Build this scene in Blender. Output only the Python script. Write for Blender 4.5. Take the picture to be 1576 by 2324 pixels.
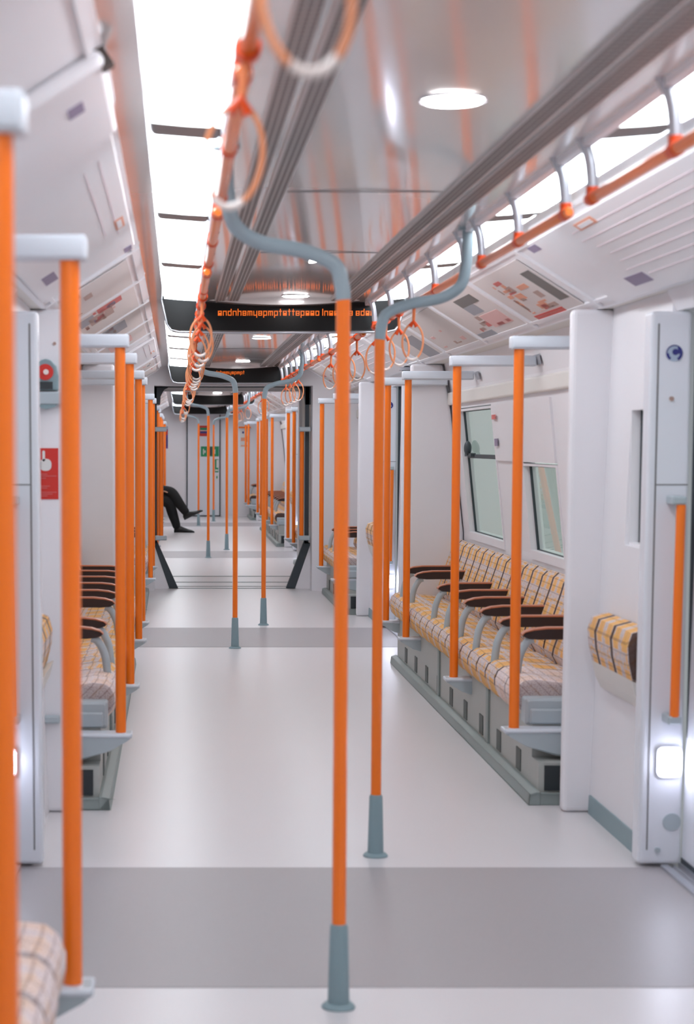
import bpy, math, random
from mathutils import Vector
random.seed(7)
C = bpy.context.scene.collection
for o in list(bpy.data.objects): bpy.data.objects.remove(o)
S = bpy.context.scene

# ------------------------------------------------------------------ camera
FPX, TH, VX, VY, W, H = 4300.0, math.radians(4.5), 400.0, 1008.0, 1576, 2324
cam = bpy.data.cameras.new('camera'); co = bpy.data.objects.new('camera', cam); C.objects.link(co)
S.camera = co
cam.sensor_fit = 'VERTICAL'; cam.sensor_height = 24.0; cam.sensor_width = 36.0
cam.lens = FPX / H * 24.0
cam.shift_x = (W / 2 - VX) / H
cam.shift_y = -(H / 2 - (VY + FPX * math.tan(TH))) / H
co.location = (-0.545, 0, 1.40)
co.rotation_euler = (math.pi / 2 - TH, 0, 0)
cam.clip_start = 0.05; cam.clip_end = 200
cam.dof.use_dof = True; cam.dof.focus_distance = 13.0; cam.dof.aperture_fstop = 3.0
# ------------------------------------------------------------------ world, exposure
w = bpy.data.worlds.new('world'); S.world = w; w.use_nodes = True
w.node_tree.nodes['Background'].inputs[0].default_value = (0.50, 0.56, 0.54, 1)
w.node_tree.nodes['Background'].inputs[1].default_value = 0.42
S.view_settings.view_transform = 'Standard'; S.view_settings.look = 'None'
S.view_settings.gamma = 1.0; S.view_settings.use_curve_mapping = False
S.view_settings.exposure = 1.40
STRIP_E, DOWN_E, STEP_E = 3.3, 9.0, 9.0

# ------------------------------------------------------------------ materials
def srgb(r, g, b):
    f = lambda c: (c / 255 / 12.92) if c / 255 <= 0.04045 else ((c / 255 + 0.055) / 1.055) ** 2.4
    return (f(r), f(g), f(b), 1)
M = {}
def mat(name, col, rough=0.5, metal=0.0, spec=0.5, emit=None, es=1.0, noise=0.0, nscale=40, bump=0.0, coat=0.0, alpha=None):
    m = bpy.data.materials.new(name); m.use_nodes = True; M[name] = m
    nt = m.node_tree; b = nt.nodes['Principled BSDF']
    b.inputs['Base Color'].default_value = col
    b.inputs['Roughness'].default_value = rough; b.inputs['Metallic'].default_value = metal
    b.inputs['Specular IOR Level'].default_value = spec
    b.inputs['Coat Weight'].default_value = coat; b.inputs['Coat Roughness'].default_value = 0.08
    if emit: b.inputs['Emission Color'].default_value = emit; b.inputs['Emission Strength'].default_value = es
    if noise or bump:
        tc = nt.nodes.new('ShaderNodeTexCoord'); n = nt.nodes.new('ShaderNodeTexNoise')
        n.inputs['Scale'].default_value = nscale; n.inputs['Detail'].default_value = 4
        nt.links.new(tc.outputs['Object'], n.inputs['Vector'])
        if noise:
            mx = nt.nodes.new('ShaderNodeMix'); mx.data_type = 'RGBA'
            mx.inputs[6].default_value = tuple(c * (1 - noise) for c in col[:3]) + (1,)
            mx.inputs[7].default_value = tuple(min(1, c * (1 + noise)) for c in col[:3]) + (1,)
            nt.links.new(n.outputs['Fac'], mx.inputs[0]); nt.links.new(mx.outputs[2], b.inputs['Base Color'])
        if bump:
            bp = nt.nodes.new('ShaderNodeBump'); bp.inputs['Strength'].default_value = bump; bp.inputs['Distance'].default_value = 0.01
            nt.links.new(n.outputs['Fac'], bp.inputs['Height']); nt.links.new(bp.outputs['Normal'], b.inputs['Normal'])
    return m
mat('white', srgb(234, 231, 235), 0.42, noise=0.02, nscale=3)
mat('cove', srgb(234, 232, 236), 0.35, noise=0.02, nscale=3)
mat('door_white', srgb(228, 229, 236), 0.25, noise=0.015, nscale=3)
mat('cream', srgb(224, 219, 214), 0.5, noise=0.02, nscale=4)
mat('ceil', srgb(228, 226, 226), 0.17, metal=0.0, spec=0.9, coat=0.9, noise=0.03, nscale=2)
mat('floor', srgb(213, 208, 210), 0.32, noise=0.06, nscale=160)
mat('band', srgb(160, 154, 156), 0.42, noise=0.10, nscale=220)
mat('orange', srgb(255, 122, 10), 0.28, spec=0.5, coat=0.3)
mat('orange_dark', srgb(225, 78, 22), 0.4)
mat('grey', srgb(176, 186, 192), 0.35, spec=0.5)
mat('greyw', srgb(206, 211, 220), 0.35)
mat('collar', srgb(132, 154, 160), 0.45, noise=0.04, nscale=60)
mat('arm', srgb(150, 166, 174), 0.35)
mat('post', srgb(176, 178, 186), 0.25, metal=0.5)
mat('profile', srgb(226, 226, 232), 0.3)
mat('plinth', srgb(178, 180, 176), 0.5, noise=0.03, nscale=30)
mat('kick', srgb(140, 150, 148), 0.45, noise=0.03, nscale=30)
mat('vent', srgb(92, 98, 96), 0.6)
mat('dark', srgb(44, 50, 54), 0.5)
mat('gasket', srgb(58, 66, 72), 0.55, noise=0.04, nscale=50)
mat('seam', srgb(126, 124, 126), 0.6)
mat('grille', srgb(184, 180, 180), 0.35)
mat('slot', srgb(128, 122, 120), 0.5)
mat('divider', srgb(132, 126, 124), 0.5)
mat('black', srgb(14, 15, 16), 0.35, spec=0.25)
mat('armpad', srgb(48, 28, 24), 0.45, noise=0.05, nscale=30)
mat('armpad_highlight', srgb(186, 112, 80), 0.4)
mat('piping', srgb(110, 62, 44), 0.8)
mat('alu', srgb(190, 192, 200), 0.3, metal=0.7)
mat('strap', srgb(238, 136, 86), 0.5)
mat('ring', srgb(240, 156, 110), 0.35)
mat('grip', srgb(236, 222, 216), 0.35)
mat('red', srgb(205, 44, 34), 0.45)
mat('signwhite', srgb(222, 220, 218), 0.5)
mat('pinkred', srgb(206, 100, 96), 0.5)
mat('pink', srgb(222, 176, 172), 0.5)
mat('postergrey', srgb(150, 152, 160), 0.5)
mat('paneledge', srgb(70, 60, 56), 0.6)
mat('posterdark', srgb(104, 100, 98), 0.5)
mat('poster', srgb(216, 208, 206), 0.5)
mat('posterorange', srgb(226, 156, 126), 0.5)
mat('posterbrown', srgb(176, 146, 136), 0.5)
mat('purple', srgb(140, 128, 156), 0.5)
mat('deeppurple', srgb(92, 48, 140), 0.5)
mat('navy', srgb(44, 46, 122), 0.4)
mat('paleblue', srgb(172, 186, 204), 0.4)
mat('green', srgb(26, 140, 94), 0.45)
mat('mapline', srgb(232, 214, 220), 0.5)
mat('cloth', srgb(22, 23, 25), 0.85, noise=0.1, nscale=60)
mat('shoe', srgb(16, 16, 17), 0.3)
mat('skin', srgb(196, 148, 122), 0.5)
mat('hair', srgb(40, 30, 26), 0.8)
mat('shirt', srgb(150, 34, 36), 0.8)
mat('strip', srgb(240, 243, 248), 0.5, emit=srgb(238, 247, 253), es=STRIP_E)
mat('down', srgb(250, 245, 245), 0.5, emit=srgb(255, 250, 250), es=DOWN_E)
mat('step', srgb(240, 242, 255), 0.5, emit=srgb(232, 236, 255), es=STEP_E)
mat('led', srgb(200, 90, 30), 0.5, emit=srgb(226, 104, 28), es=0.6)
# glass: clear with a faint green-grey tint and a mirror coat
g = bpy.data.materials.new('glass'); g.use_nodes = True; M['glass'] = g; nt = g.node_tree
for n in list(nt.nodes): nt.nodes.remove(n)
out = nt.nodes.new('ShaderNodeOutputMaterial'); tr = nt.nodes.new('ShaderNodeBsdfTransparent'); gl = nt.nodes.new('ShaderNodeBsdfGlossy')
tr.inputs[0].default_value = (0.66, 0.72, 0.70, 1); gl.inputs['Roughness'].default_value = 0.02; gl.inputs[0].default_value = (0.9, 0.95, 0.93, 1)
fr = nt.nodes.new('ShaderNodeFresnel'); fr.inputs[0].default_value = 1.5; mx = nt.nodes.new('ShaderNodeMixShader')
nt.links.new(fr.outputs[0], mx.inputs[0]); nt.links.new(tr.outputs[0], mx.inputs[1]); nt.links.new(gl.outputs[0], mx.inputs[2]); nt.links.new(mx.outputs[0], out.inputs[0])

# woven moquette: tartan of yellow blocks, fine brown lines and dark bars; u runs along the seat path (|x|+z), y along the bench
def moquette(name, base, yel_amt):
    m = bpy.data.materials.new(name); m.use_nodes = True; M[name] = m; nt = m.node_tree; b = nt.nodes['Principled BSDF']
    b.inputs['Roughness'].default_value = 0.85
    tc = nt.nodes.new('ShaderNodeTexCoord'); sx = nt.nodes.new('ShaderNodeSeparateXYZ'); nt.links.new(tc.outputs['Object'], sx.inputs[0])
    def mth(op, a, bb=None):
        n = nt.nodes.new('ShaderNodeMath'); n.operation = op
        for i, v in enumerate((a, bb)):
            if v is None: continue
            if isinstance(v, (int, float)): n.inputs[i].default_value = v
            else: nt.links.new(v, n.inputs[i])
        return n.outputs[0]
    u = mth('ADD', mth('ABSOLUTE', sx.outputs[0]), sx.outputs[2]); y = sx.outputs[1]
    def stripe(c, per, off, wd): return mth('LESS_THAN', mth('MODULO', mth('ADD', c, off + 20 * per), per), wd)
    def mix(fac, a, col):
        n = nt.nodes.new('ShaderNodeMix'); n.data_type = 'RGBA'
        nt.links.new(fac, n.inputs[0])
        if isinstance(a, tuple): n.inputs[6].default_value = a
        else: nt.links.new(a, n.inputs[6])
        n.inputs[7].default_value = col; return n.outputs[2]
    ns = nt.nodes.new('ShaderNodeTexNoise'); ns.inputs['Scale'].default_value = 220; ns.inputs['Detail'].default_value = 2
    nt.links.new(tc.outputs['Object'], ns.inputs['Vector'])
    ns2 = nt.nodes.new('ShaderNodeTexNoise'); ns2.inputs['Scale'].default_value = 46; ns2.inputs['Detail'].default_value = 1
    nt.links.new(tc.outputs['Object'], ns2.inputs['Vector'])
    sp = mth('GREATER_THAN', ns.outputs['Fac'], 0.54)
    c = mix(mth('MULTIPLY', sp, 0.45), base, srgb(150, 112, 100))
    blk = mth('ADD', stripe(u, 0.16, 0.0, 0.09), mth('GREATER_THAN', ns2.outputs['Fac'], 0.60))
    yl = mth('MULTIPLY', mth('MULTIPLY', stripe(y, 0.125, -0.022, 0.074), mth('MINIMUM', blk, 1.0)), yel_amt)
    c = mix(yl, c, srgb(238, 172, 66))
    yl2 = mth('MULTIPLY', mth('MULTIPLY', stripe(u, 0.08, -0.02, 0.022), mth('GREATER_THAN', ns2.outputs['Fac'], 0.48)), 0.8 * yel_amt)
    c = mix(yl2, c, srgb(232, 176, 86))
    c = mix(mth('MULTIPLY', stripe(u, 0.040, 0.01, 0.006), 0.4), c, srgb(126, 84, 72))
    c = mix(mth('MULTIPLY', stripe(y, 0.0625, 0.006, 0.005), 0.3), c, srgb(140, 92, 76))
    c = mix(mth('MULTIPLY', stripe(y, 0.25, 0.017, 0.034), 0.95 * min(1, 0.25 + yel_amt)), c, srgb(66, 38, 30))
    nt.links.new(c, b.inputs['Base Color'])
    return m
moquette('moquette', srgb(218, 206, 206), 0.78)
moquette('moquette_pale', srgb(236, 222, 222), 0.2)

# ------------------------------------------------------------------ mesh helpers
ORG = {}
class MB:
    def __init__(s): s.v = []; s.f = []; s.m = []; s.cur = 0
    def mat(s, i): s.cur = i; return s
    def add(s, vs, fs):
        n = len(s.v); s.v += [tuple(v) for v in vs]; s.f += [tuple(i + n for i in f) for f in fs]; s.m += [s.cur] * len(fs); return s
    def box(s, x0, x1, y0, y1, z0, z1):
        x0, x1 = sorted((x0, x1)); y0, y1 = sorted((y0, y1)); z0, z1 = sorted((z0, z1))
        return s.add([(x0,y0,z0),(x1,y0,z0),(x1,y1,z0),(x0,y1,z0),(x0,y0,z1),(x1,y0,z1),(x1,y1,z1),(x0,y1,z1)],
                     [(0,3,2,1),(4,5,6,7),(0,1,5,4),(1,2,6,5),(2,3,7,6),(3,0,4,7)])
    def bbox(s, x0, x1, y0, y1, z0, z1, r=0.01):      # box with all edges rounded in the x/z plane and chamfered ends
        x0, x1 = sorted((x0, x1)); z0, z1 = sorted((z0, z1))
        return s.loft(rrect(x0, x1, z0, z1, r), [(y0, r), (y0 + r, 0), (y1 - r, 0), (y1, r)])
    def prism(s, poly, y0, y1):                        # poly of (x, z) extruded along y
        n = len(poly); vs = [(x, y0, z) for x, z in poly] + [(x, y1, z) for x, z in poly]
        return s.add(vs, [tuple(range(n)), tuple(range(2*n-1, n-1, -1))] + [(i, i+n, (i+1)%n+n, (i+1)%n) for i in range(n)])
    def loft(s, poly, rings):                          # rings: (y, inset)
        cx = (min(p[0] for p in poly) + max(p[0] for p in poly)) / 2; cz = (min(p[1] for p in poly) + max(p[1] for p in poly)) / 2
        hx = (max(p[0] for p in poly) - min(p[0] for p in poly)) / 2; hz = (max(p[1] for p in poly) - min(p[1] for p in poly)) / 2
        n = len(poly); vs = []
        for y, ins in rings:
            kx = max(0.05, 1 - ins / hx); kz = max(0.05, 1 - ins / hz)
            vs += [(cx + (x - cx) * kx, y, cz + (z - cz) * kz) for x, z in poly]
        fs = [tuple(range(n)), tuple(range(len(vs)-1, len(vs)-n-1, -1))]
        for k in range(len(rings) - 1):
            fs += [(k*n+i, (k+1)*n+i, (k+1)*n+(i+1)%n, k*n+(i+1)%n) for i in range(n)]
        return s.add(vs, fs)
    def tube(s, pts, r, seg=14, cap=True):
        pts = [Vector(p) for p in pts]; rs = r if isinstance(r, (list, tuple)) else [r] * len(pts)
        d0 = (pts[1] - pts[0]).normalized(); up = Vector((0, 0, 1)) if abs(d0.z) < 0.9 else Vector((1, 0, 0))
        a = d0.cross(up).normalized(); vs = []
        for i, p in enumerate(pts):
            d = (pts[min(i+1, len(pts)-1)] - pts[max(i-1, 0)]).normalized()
            a = (a - d * a.dot(d)).normalized(); b = d.cross(a)
            vs += [p + (a * math.cos(t) + b * math.sin(t)) * rs[i] for t in (2*math.pi*k/seg for k in range(seg))]
        fs = []
        for i in range(len(pts) - 1): fs += [(i*seg+k, i*seg+(k+1)%seg, (i+1)*seg+(k+1)%seg, (i+1)*seg+k) for k in range(seg)]
        if cap: fs += [tuple(range(seg-1, -1, -1)), tuple(range((len(pts)-1)*seg, len(pts)*seg))]
        return s.add(vs, fs)
    def ring(s, cx, y, cz, rx, rz, r, a0=0, a1=360, n=28, seg=8):
        full = (a1 - a0) == 360
        k = n if full else n + 1; vs = []; fs = []
        for i in range(k):
            t = math.radians(a0 + (a1 - a0) * i / n); c = Vector((cx + rx*math.cos(t), y, cz + rz*math.sin(t))); nrm = Vector((math.cos(t), 0, math.sin(t)))
            vs += [c + nrm * (r*math.cos(q)) + Vector((0, r*math.sin(q), 0)) for q in (2*math.pi*j/seg for j in range(seg))]
        for i in range(n):
            i2 = (i + 1) % k; fs += [(i*seg+j, i*seg+(j+1)%seg, i2*seg+(j+1)%seg, i2*seg+j) for j in range(seg)]
        return s.add(vs, fs)
    def disc(s, c, r, ax='y', t=0.01, seg=28, r2=None):
        x, y, z = c; d = {'x': (t,0,0), 'y': (0,t,0), 'z': (0,0,t)}[ax]
        return s.tube([(x, y, z), (x+d[0], y+d[1], z+d[2])], [r, r2 or r], seg)
    def sphere(s, c, r, n=10, sc=(1,1,1)):
        vs = []; fs = []
        for i in range(n + 1):
            t = math.pi * i / n
            vs += [(c[0]+sc[0]*r*math.sin(t)*math.cos(p), c[1]+sc[1]*r*math.sin(t)*math.sin(p), c[2]+sc[2]*r*math.cos(t)) for p in (2*math.pi*j/(2*n) for j in range(2*n))]
        for i in range(n): fs += [(i*2*n+j, (i+1)*2*n+j, (i+1)*2*n+(j+1)%(2*n), i*2*n+(j+1)%(2*n)) for j in range(2*n)]
        return s.add(vs, fs)
    def quad(s, pts, t=(0, 0, 0.002)):                 # a thin slab: pts loop + thickness vector
        n = len(pts); vs = list(pts) + [tuple(p[i] + t[i] for i in range(3)) for p in pts]
        return s.add(vs, [tuple(range(n)), tuple(range(2*n-1, n-1, -1))] + [(i, i+n, (i+1)%n+n, (i+1)%n) for i in range(n)])
    def build(s, name, mats, parent=None, smooth=False, bevel=0.0, label=None):
        org = ORG.get(parent.name, (0, 0, 0)) if parent else (0, 0, 0)
        me = bpy.data.meshes.new(name); me.from_pydata([(x-org[0], y-org[1], z-org[2]) for x, y, z in s.v], [], s.f)
        import bmesh
        bm = bmesh.new(); bm.from_mesh(me)
        bmesh.ops.remove_doubles(bm, verts=bm.verts, dist=1e-6)
        bmesh.ops.recalc_face_normals(bm, faces=bm.faces); bm.to_mesh(me); bm.free()
        for mm in (mats if isinstance(mats, list) else [mats]): me.materials.append(M[mm])
        if len(me.polygons) == len(s.m):
            for p, i in zip(me.polygons, s.m): p.material_index = i
        o = bpy.data.objects.new(name, me); C.objects.link(o)
        if parent: o.parent = parent; ORG[o.name] = org
        if smooth:
            for p in me.polygons: p.use_smooth = True
            md = o.modifiers.new('split', 'EDGE_SPLIT'); md.split_angle = math.radians(40)
        if bevel:
            b = o.modifiers.new('bevel', 'BEVEL'); b.width = bevel; b.segments = 3; b.limit_method = 'ANGLE'
        if label: o['label'] = label
        return o
def rrect(x0, x1, z0, z1, r, n=4):
    out = []
    for cx, cz, a in ((x1-r, z1-r, 0), (x0+r, z1-r, 90), (x0+r, z0+r, 180), (x1-r, z0+r, 270)):
        out += [(cx + r*math.cos(math.radians(a+90*i/n)), cz + r*math.sin(math.radians(a+90*i/n))) for i in range(n+1)]
    return out
def smooth_path(p, k=8):
    p = [Vector(q) for q in p]; q = [2*p[0]-p[1]] + p + [2*p[-1]-p[-2]]; out = []
    for i in range(1, len(q) - 2):
        a, b, c, d = q[i-1], q[i], q[i+1], q[i+2]
        for j in range(k):
            t = j / k; out.append(0.5*((2*b)+(c-a)*t+(2*a-5*b+4*c-d)*t*t+(-a+3*b-3*c+d)*t**3))
    return out + [p[-1]]
def tag(o, label, cat, group=None):
    o['label'] = label; o['category'] = cat
    if group: o['group'] = group
    return o
def thing(name, label, cat, loc=(0, 0, 0), group=None):
    o = bpy.data.objects.new(name, None); C.objects.link(o); o.location = loc; o.empty_display_size = 0.1
    ORG[o.name] = tuple(loc); return tag(o, label, cat, group)
def struct(o): o['kind'] = 'structure'; return o
def copy_tree(o, loc, label=None, parent=None):
    c = o.copy(); C.objects.link(c)
    if parent is None:
        c.location = loc
        if label: c['label'] = label
    else: c.parent = parent
    for ch in [x for x in o.children]: copy_tree(ch, None, None, c)
    return c

# ------------------------------------------------------------------ layout of the two carriages
BAYS = [(-3.0, 3.86), (7.14, 12.08), (15.40, 18.10), (20.30, 22.70), (25.70, 31.30), (34.80, 36.80)]
VEST = [(3.86, 7.14, 4.80, 6.19), (12.08, 15.40, 13.03, 14.42), (22.70, 25.70, 23.37, 24.82), (31.30, 34.80, 32.35, 33.9)]
CARS = [(-3.0, 18.10), (20.30, 36.80)]
SIDE = {1: 'right', -1: 'left'}
BAYNAME = {0: 'nearest the camera', 1: 'in the long near bay', 2: 'just before the gangway', 3: 'just past the gangway',
           4: 'in the far carriage', 5: 'beside the end wall'}
VN = ['first doorway', 'second doorway', 'first doorway past the gangway', 'last doorway before the end wall']
def wallx(z): return 1.285 if z < 0.84 else 1.285 - (z - 0.84) * 0.109      # body side leans inward with height

# floor
struct(MB().box(-1.34, 1.34, -3, 37, -0.06, 0.0).build('floor', 'floor'))
for i, (a, b, d0, d1) in enumerate(VEST):
    struct(MB().box(-1.06, 1.06, d0, d1, 0.0, 0.0015).build('trim_%d' % (i+1), 'band'))
for i, (a, b, d0, d1) in enumerate(VEST):
    for s in (1, -1):
        k = MB().box(s*1.06, s*1.085, d0, d1, 0.0, 0.012).box(s*1.10, s*1.108, d0, d1, 0, 0.010).box(s*1.12, s*1.14, d0, d1, 0, 0.018)
        struct(k.build('trim_%d' % (5 + 2*i + (s > 0)), 'alu'))
# body side walls
for s in (1, -1):
    wn = 'wall_' + SIDE[s]
    mb = MB()
    for bi, (y0, y1) in enumerate(BAYS):
        wins = {1: [(8.85, 9.72), (10.50, 11.75)], 4: [(27.3, 28.2), (29.0, 30.2)], 2: [(16.3, 17.4)], 3: [(21.0, 22.0)], 0: [(1.0, 2.2)], 5: []}[bi]
        T = 0.06
        mb.prism([(s*1.285, 0), (s*1.285, 0.84), (s*(1.285+T), 0.84), (s*(1.285+T), 0)], y0, y1)
        mb.prism([(s*wallx(1.62), 1.62), (s*1.19, 1.74), (s*1.14, 1.93), (s*(1.14+T), 2.0), (s*(1.2+T), 1.74), (s*(wallx(1.62)+T), 1.62)], y0, y1)
        ys = [y0] + [v for ww in wins for v in ww] + [y1]
        for k in range(0, len(ys), 2):
            mb.prism([(s*wallx(.84), .84), (s*wallx(1.62), 1.62), (s*(wallx(1.62)+T), 1.62), (s*(wallx(.84)+T), .84)], ys[k], ys[k+1])
        if bi in (1, 4):   # closed panel over the first window of a long bay, a beam between
            a, b = wins[0]
            mb.prism([(s*(wallx(1.31)-.012), 1.31), (s*(wallx(1.62)-.012), 1.62), (s*(wallx(1.62)+T), 1.62), (s*(wallx(1.31)+T), 1.31)], a, wins[1][0]-0.02)
    struct(mb.build(wn, 'white'))
    # ledge above the windows and soffit under the coving
    mb = MB()
    for y0, y1 in BAYS: mb.prism(rrect(*sorted((s*1.17, s*1.22)), 1.645, 1.725, 0.012), y0, y1)
    struct(mb.build('trim_%d' % (20 + (s > 0)), 'cream'))
    mb = MB()
    for y0, y1 in CARS: mb.prism([(s*1.03, 1.905), (s*1.30, 1.905), (s*1.30, 1.96), (s*1.03, 1.93)], y0, y1)
    struct(mb.build('trim_%d' % (24 + (s > 0)), 'cream'))
# windows
wn = 0
def window(s, y0, y1, z0, z1, transom=None, x=None):
    global wn; wn += 1
    fx = (lambda z: x) if x else wallx
    def P(y, z, dx): return (s*(fx(z)+dx), y, z)
    f = MB(); t = 0.02
    for (a, b, c, d) in ((y0-.02, y1+.02, z0-.045, z0), (y0-.02, y1+.02, z1, z1+t*.6), (y0-t, y0, z0, z1), (y1, y1+t, z0, z1)):
        f.add([P(a, c, -.008), P(b, c, -.008), P(b, d, -.008), P(a, d, -.008), P(a, c, .05), P(b, c, .05), P(b, d, .05), P(a, d, .05)], [(0,1,2,3),(7,6,5,4),(0,4,5,1),(1,5,6,2),(2,6,7,3),(3,7,4,0)])
    o = struct(f.build('window_%d' % wn, 'white'))
    gk = MB()
    for (a, b, c, d) in ((y0, y1, z0, z0+.004), (y0, y1, z1-.004, z1), (y0, y0+.005, z0, z1), (y1-.012, y1, z0, z1)) + (((y0, y1, transom-.010, transom+.014),) if transom else ()):
        gk.add([P(a, c, .024), P(b, c, .024), P(b, d, .024), P(a, d, .024), P(a, c, .036), P(b, c, .036), P(b, d, .036), P(a, d, .036)], [(0,1,2,3),(7,6,5,4),(0,4,5,1),(1,5,6,2),(2,6,7,3),(3,7,4,0)])
    gk.build('gasket', 'gasket', o)
    zs = [(z0, transom), (transom, z1)] if transom else [(z0, z1)]
    for c, d in zs:
        MB().add([P(y0, c, .03), P(y1, c, .03), P(y1, d, .03), P(y0, d, .03)], [(0,1,2,3)]).build('pane', 'glass', o)
    if transom:
        l = MB().sphere((s*(fx(transom)-.0), (y0+y1)/2+.45, transom+.05), .045, sc=(.5, 1, 1)).box(s*fx(transom), s*(fx(transom)+.03), (y0+y1)/2+.33, (y0+y1)/2+.57, transom+.0, transom+.02)
        l.build('latch', 'gasket', o, smooth=True)
    return o
for s in (1, -1):
    window(s, 8.87, 9.70, .86, 1.29); window(s, 10.52, 11.73, .86, 1.60, 1.325)
    window(s, 16.32, 17.38, .86, 1.60, 1.325); window(s, 21.02, 21.98, .86, 1.60, 1.325)
    window(s, 27.32, 28.18, .86, 1.29); window(s, 29.02, 30.18, .86, 1.60, 1.325); window(s, 1.02, 2.18, .86, 1.60)

# vestibule walls, jambs, doors
dn = 0
for vi, (a, b, d0, d1) in enumerate(VEST):
    for s in (1, -1):
        mb = MB()
        def wallseg(y0, y1):
            mb.prism([(s*1.03, 0), (s*1.09, 1.91), (s*1.30, 1.91), (s*1.30, 0)], y0, y1)
        wy = 6.28 if vi == 0 else d1 + .09
        near = (a, d0 - .09)
        # far wall has a window opening just behind the jamb and a perch recess
        wallseg(*near)
        y0, y1 = wy, b
        mb.prism([(s*1.03, 0), (s*1.063, 1.04), (s*1.30, 1.04), (s*1.30, 0)], y0, y1)
        mb.prism([(s*1.078, 1.53), (s*1.09, 1.91), (s*1.30, 1.91), (s*1.30, 1.53)], y0, y1)
        mb.prism([(s*1.063, 1.04), (s*1.078, 1.53), (s*1.30, 1.53), (s*1.30, 1.04)], y0+.50, y1)
        mb.prism([(s*1.063, 1.04), (s*1.078, 1.53), (s*1.30, 1.53), (s*1.30, 1.04)], y0, y0+.08)
        # header over the doors
        mb.prism([(s*1.10, 1.835), (s*1.06, 1.92), (s*1.30, 1.92), (s*1.30, 1.835)], d0-.09, d1+.09)
        struct(mb.build('wall_doorway_' + SIDE[s], 'white'))
        window(s, wy+.09, wy+.49, 1.05, 1.52, x=1.085)
        # jamb posts: rounded boxes with a face across the carriage
        for (q0, q1, far) in ((d1, d1+.09, True), (d0-.09, d0, False)):
            j = MB().prism([(s*.985, .012), (s*.996, 1.83), (s*1.13, 1.83), (s*1.13, .012)], q0, q1)
            o = struct(j.build('trim_%d' % (40 + vi*4 + (s > 0) + 2*far), 'door_white', bevel=.012))
            if far:
                sm = MB()
                sm.add([(s*1.012, q0-.001, .06), (s*1.017, q0-.001, .06), (s*1.024, q0-.001, 1.79), (s*1.018, q0-.001, 1.79)], [(0,1,2,3)])
                sm.box(s*1.017, s*1.125, q0-.0012, q0, 1.266, 1.270)
                sm.build('seam', 'seam', o)
        # door leaves
        dn += 1; mid = (d0+d1)/2
        o = MB()
        for (l0, l1) in ((d0, mid-.006), (mid+.006, d1)):
            o.prism([(s*1.13, .02), (s*1.145, .80), (s*1.185, .80), (s*1.17, .02)], l0, l1)
            o.prism([(s*1.16, 1.62), (s*1.165, 1.86), (s*1.205, 1.86), (s*1.20, 1.62)], l0, l1)
            for e0, e1 in ((l0, l0+.13), (l1-.13, l1)):
                o.prism([(s*1.145, .80), (s*1.16, 1.62), (s*1.20, 1.62), (s*1.185, .80)], e0, e1)
        o = struct(o.build('door_%d' % dn, 'door_white'))
        for (l0, l1) in ((d0, mid-.006), (mid+.006, d1)):
            MB().add([(s*1.168, l0+.13, .80), (s*1.168, l1-.13, .80), (s*1.183, l1-.13, 1.62), (s*1.183, l0+.13, 1.62)], [(0,1,2,3)]).build('pane', 'glass', o)
        MB().box(s*1.125, s*1.16, mid-.012, mid+.012, .02, 1.84).box(s*1.138, s*1.16, d1-.012, d1, .02, 1.84).box(s*1.138, s*1.16, d0, d0+.012, .02, 1.84).box(s*1.128, s*1.16, d0, d1, .018, .035).build('gasket', 'gasket', o)

# draught screens between doorways and seating bays
pn = 0
PARTS = [(3.86, 3.80, 0, 'nearest the camera'), (7.14, 7.20, 0, 'just past the first doorway'), (12.08, 12.02, 1, 'before the second doorway'), (15.40, 15.46, 1, 'just past the second doorway'),
         (22.70, 22.64, 2, 'before the first doorway past the gangway'), (25.70, 25.76, 2, 'past the first doorway beyond the gangway'), (31.30, 31.24, 3, 'before the last doorway'), (34.80, 34.86, 3, 'past the last doorway')]
for y0, y1, vi, nm in PARTS:
    for s in (1, -1):
        if y0 < 4 and s > 0: continue
        o = MB().prism([(s*.927, 0), (s*.937, 1.903), (s*1.135, 1.903), (s*1.19, 1.62), (s*1.28, .84), (s*1.28, 0)], min(y0, y1), max(y0, y1)).build('draught_screen', 'white', bevel=.018)
        tag(o, 'tall white draught screen on the %s side %s' % (SIDE[s], nm), 'screen')

# kick strips along the doorway walls
for vi, (a, b, d0, d1) in enumerate(VEST):
    for s in (1,):
        wy = 6.30 if vi == 0 else d1+.11
        struct(MB().prism([(s*1.022, 0), (s*1.025, .07), (s*1.04, .07), (s*1.04, 0)], wy, b-.02).build('baseboard_' + SIDE[s], 'collar'))

# perches (upholstered hip rests) on the doorway walls past each door
for vi, (a, b, d0, d1) in enumerate(VEST):
    for s in (1, -1):
        y0, y1 = (6.36, 7.02) if vi == 0 else (d1+.18, b-.12)
        t = thing('hip_perch', 'yellow patterned hip perch on the %s wall past the %s' % (SIDE[s], VN[vi]), 'perch', (s*1.03, y0, .58))
        q = .022 if s < 0 else 0
        poly = [(s*1.05, .585), (s*(1.00+q), .60), (s*(.985+q), .66), (s*(.98+q), .72), (s*(.995+q), .765), (s*1.05, .78)]
        MB().loft(poly, [(y0, .02), (y0+.012, .006), (y0+.03, 0), (y1-.03, 0), (y1-.012, .006), (y1, .02)]).build('cushion', 'moquette', t, smooth=True)
        MB().prism([(s*1.035, .50), (s*1.035, .585), (s*1.0, .60), (s*1.015, .54)], y0+.02, y1-.02).build('shelf', 'cream', t)

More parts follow.
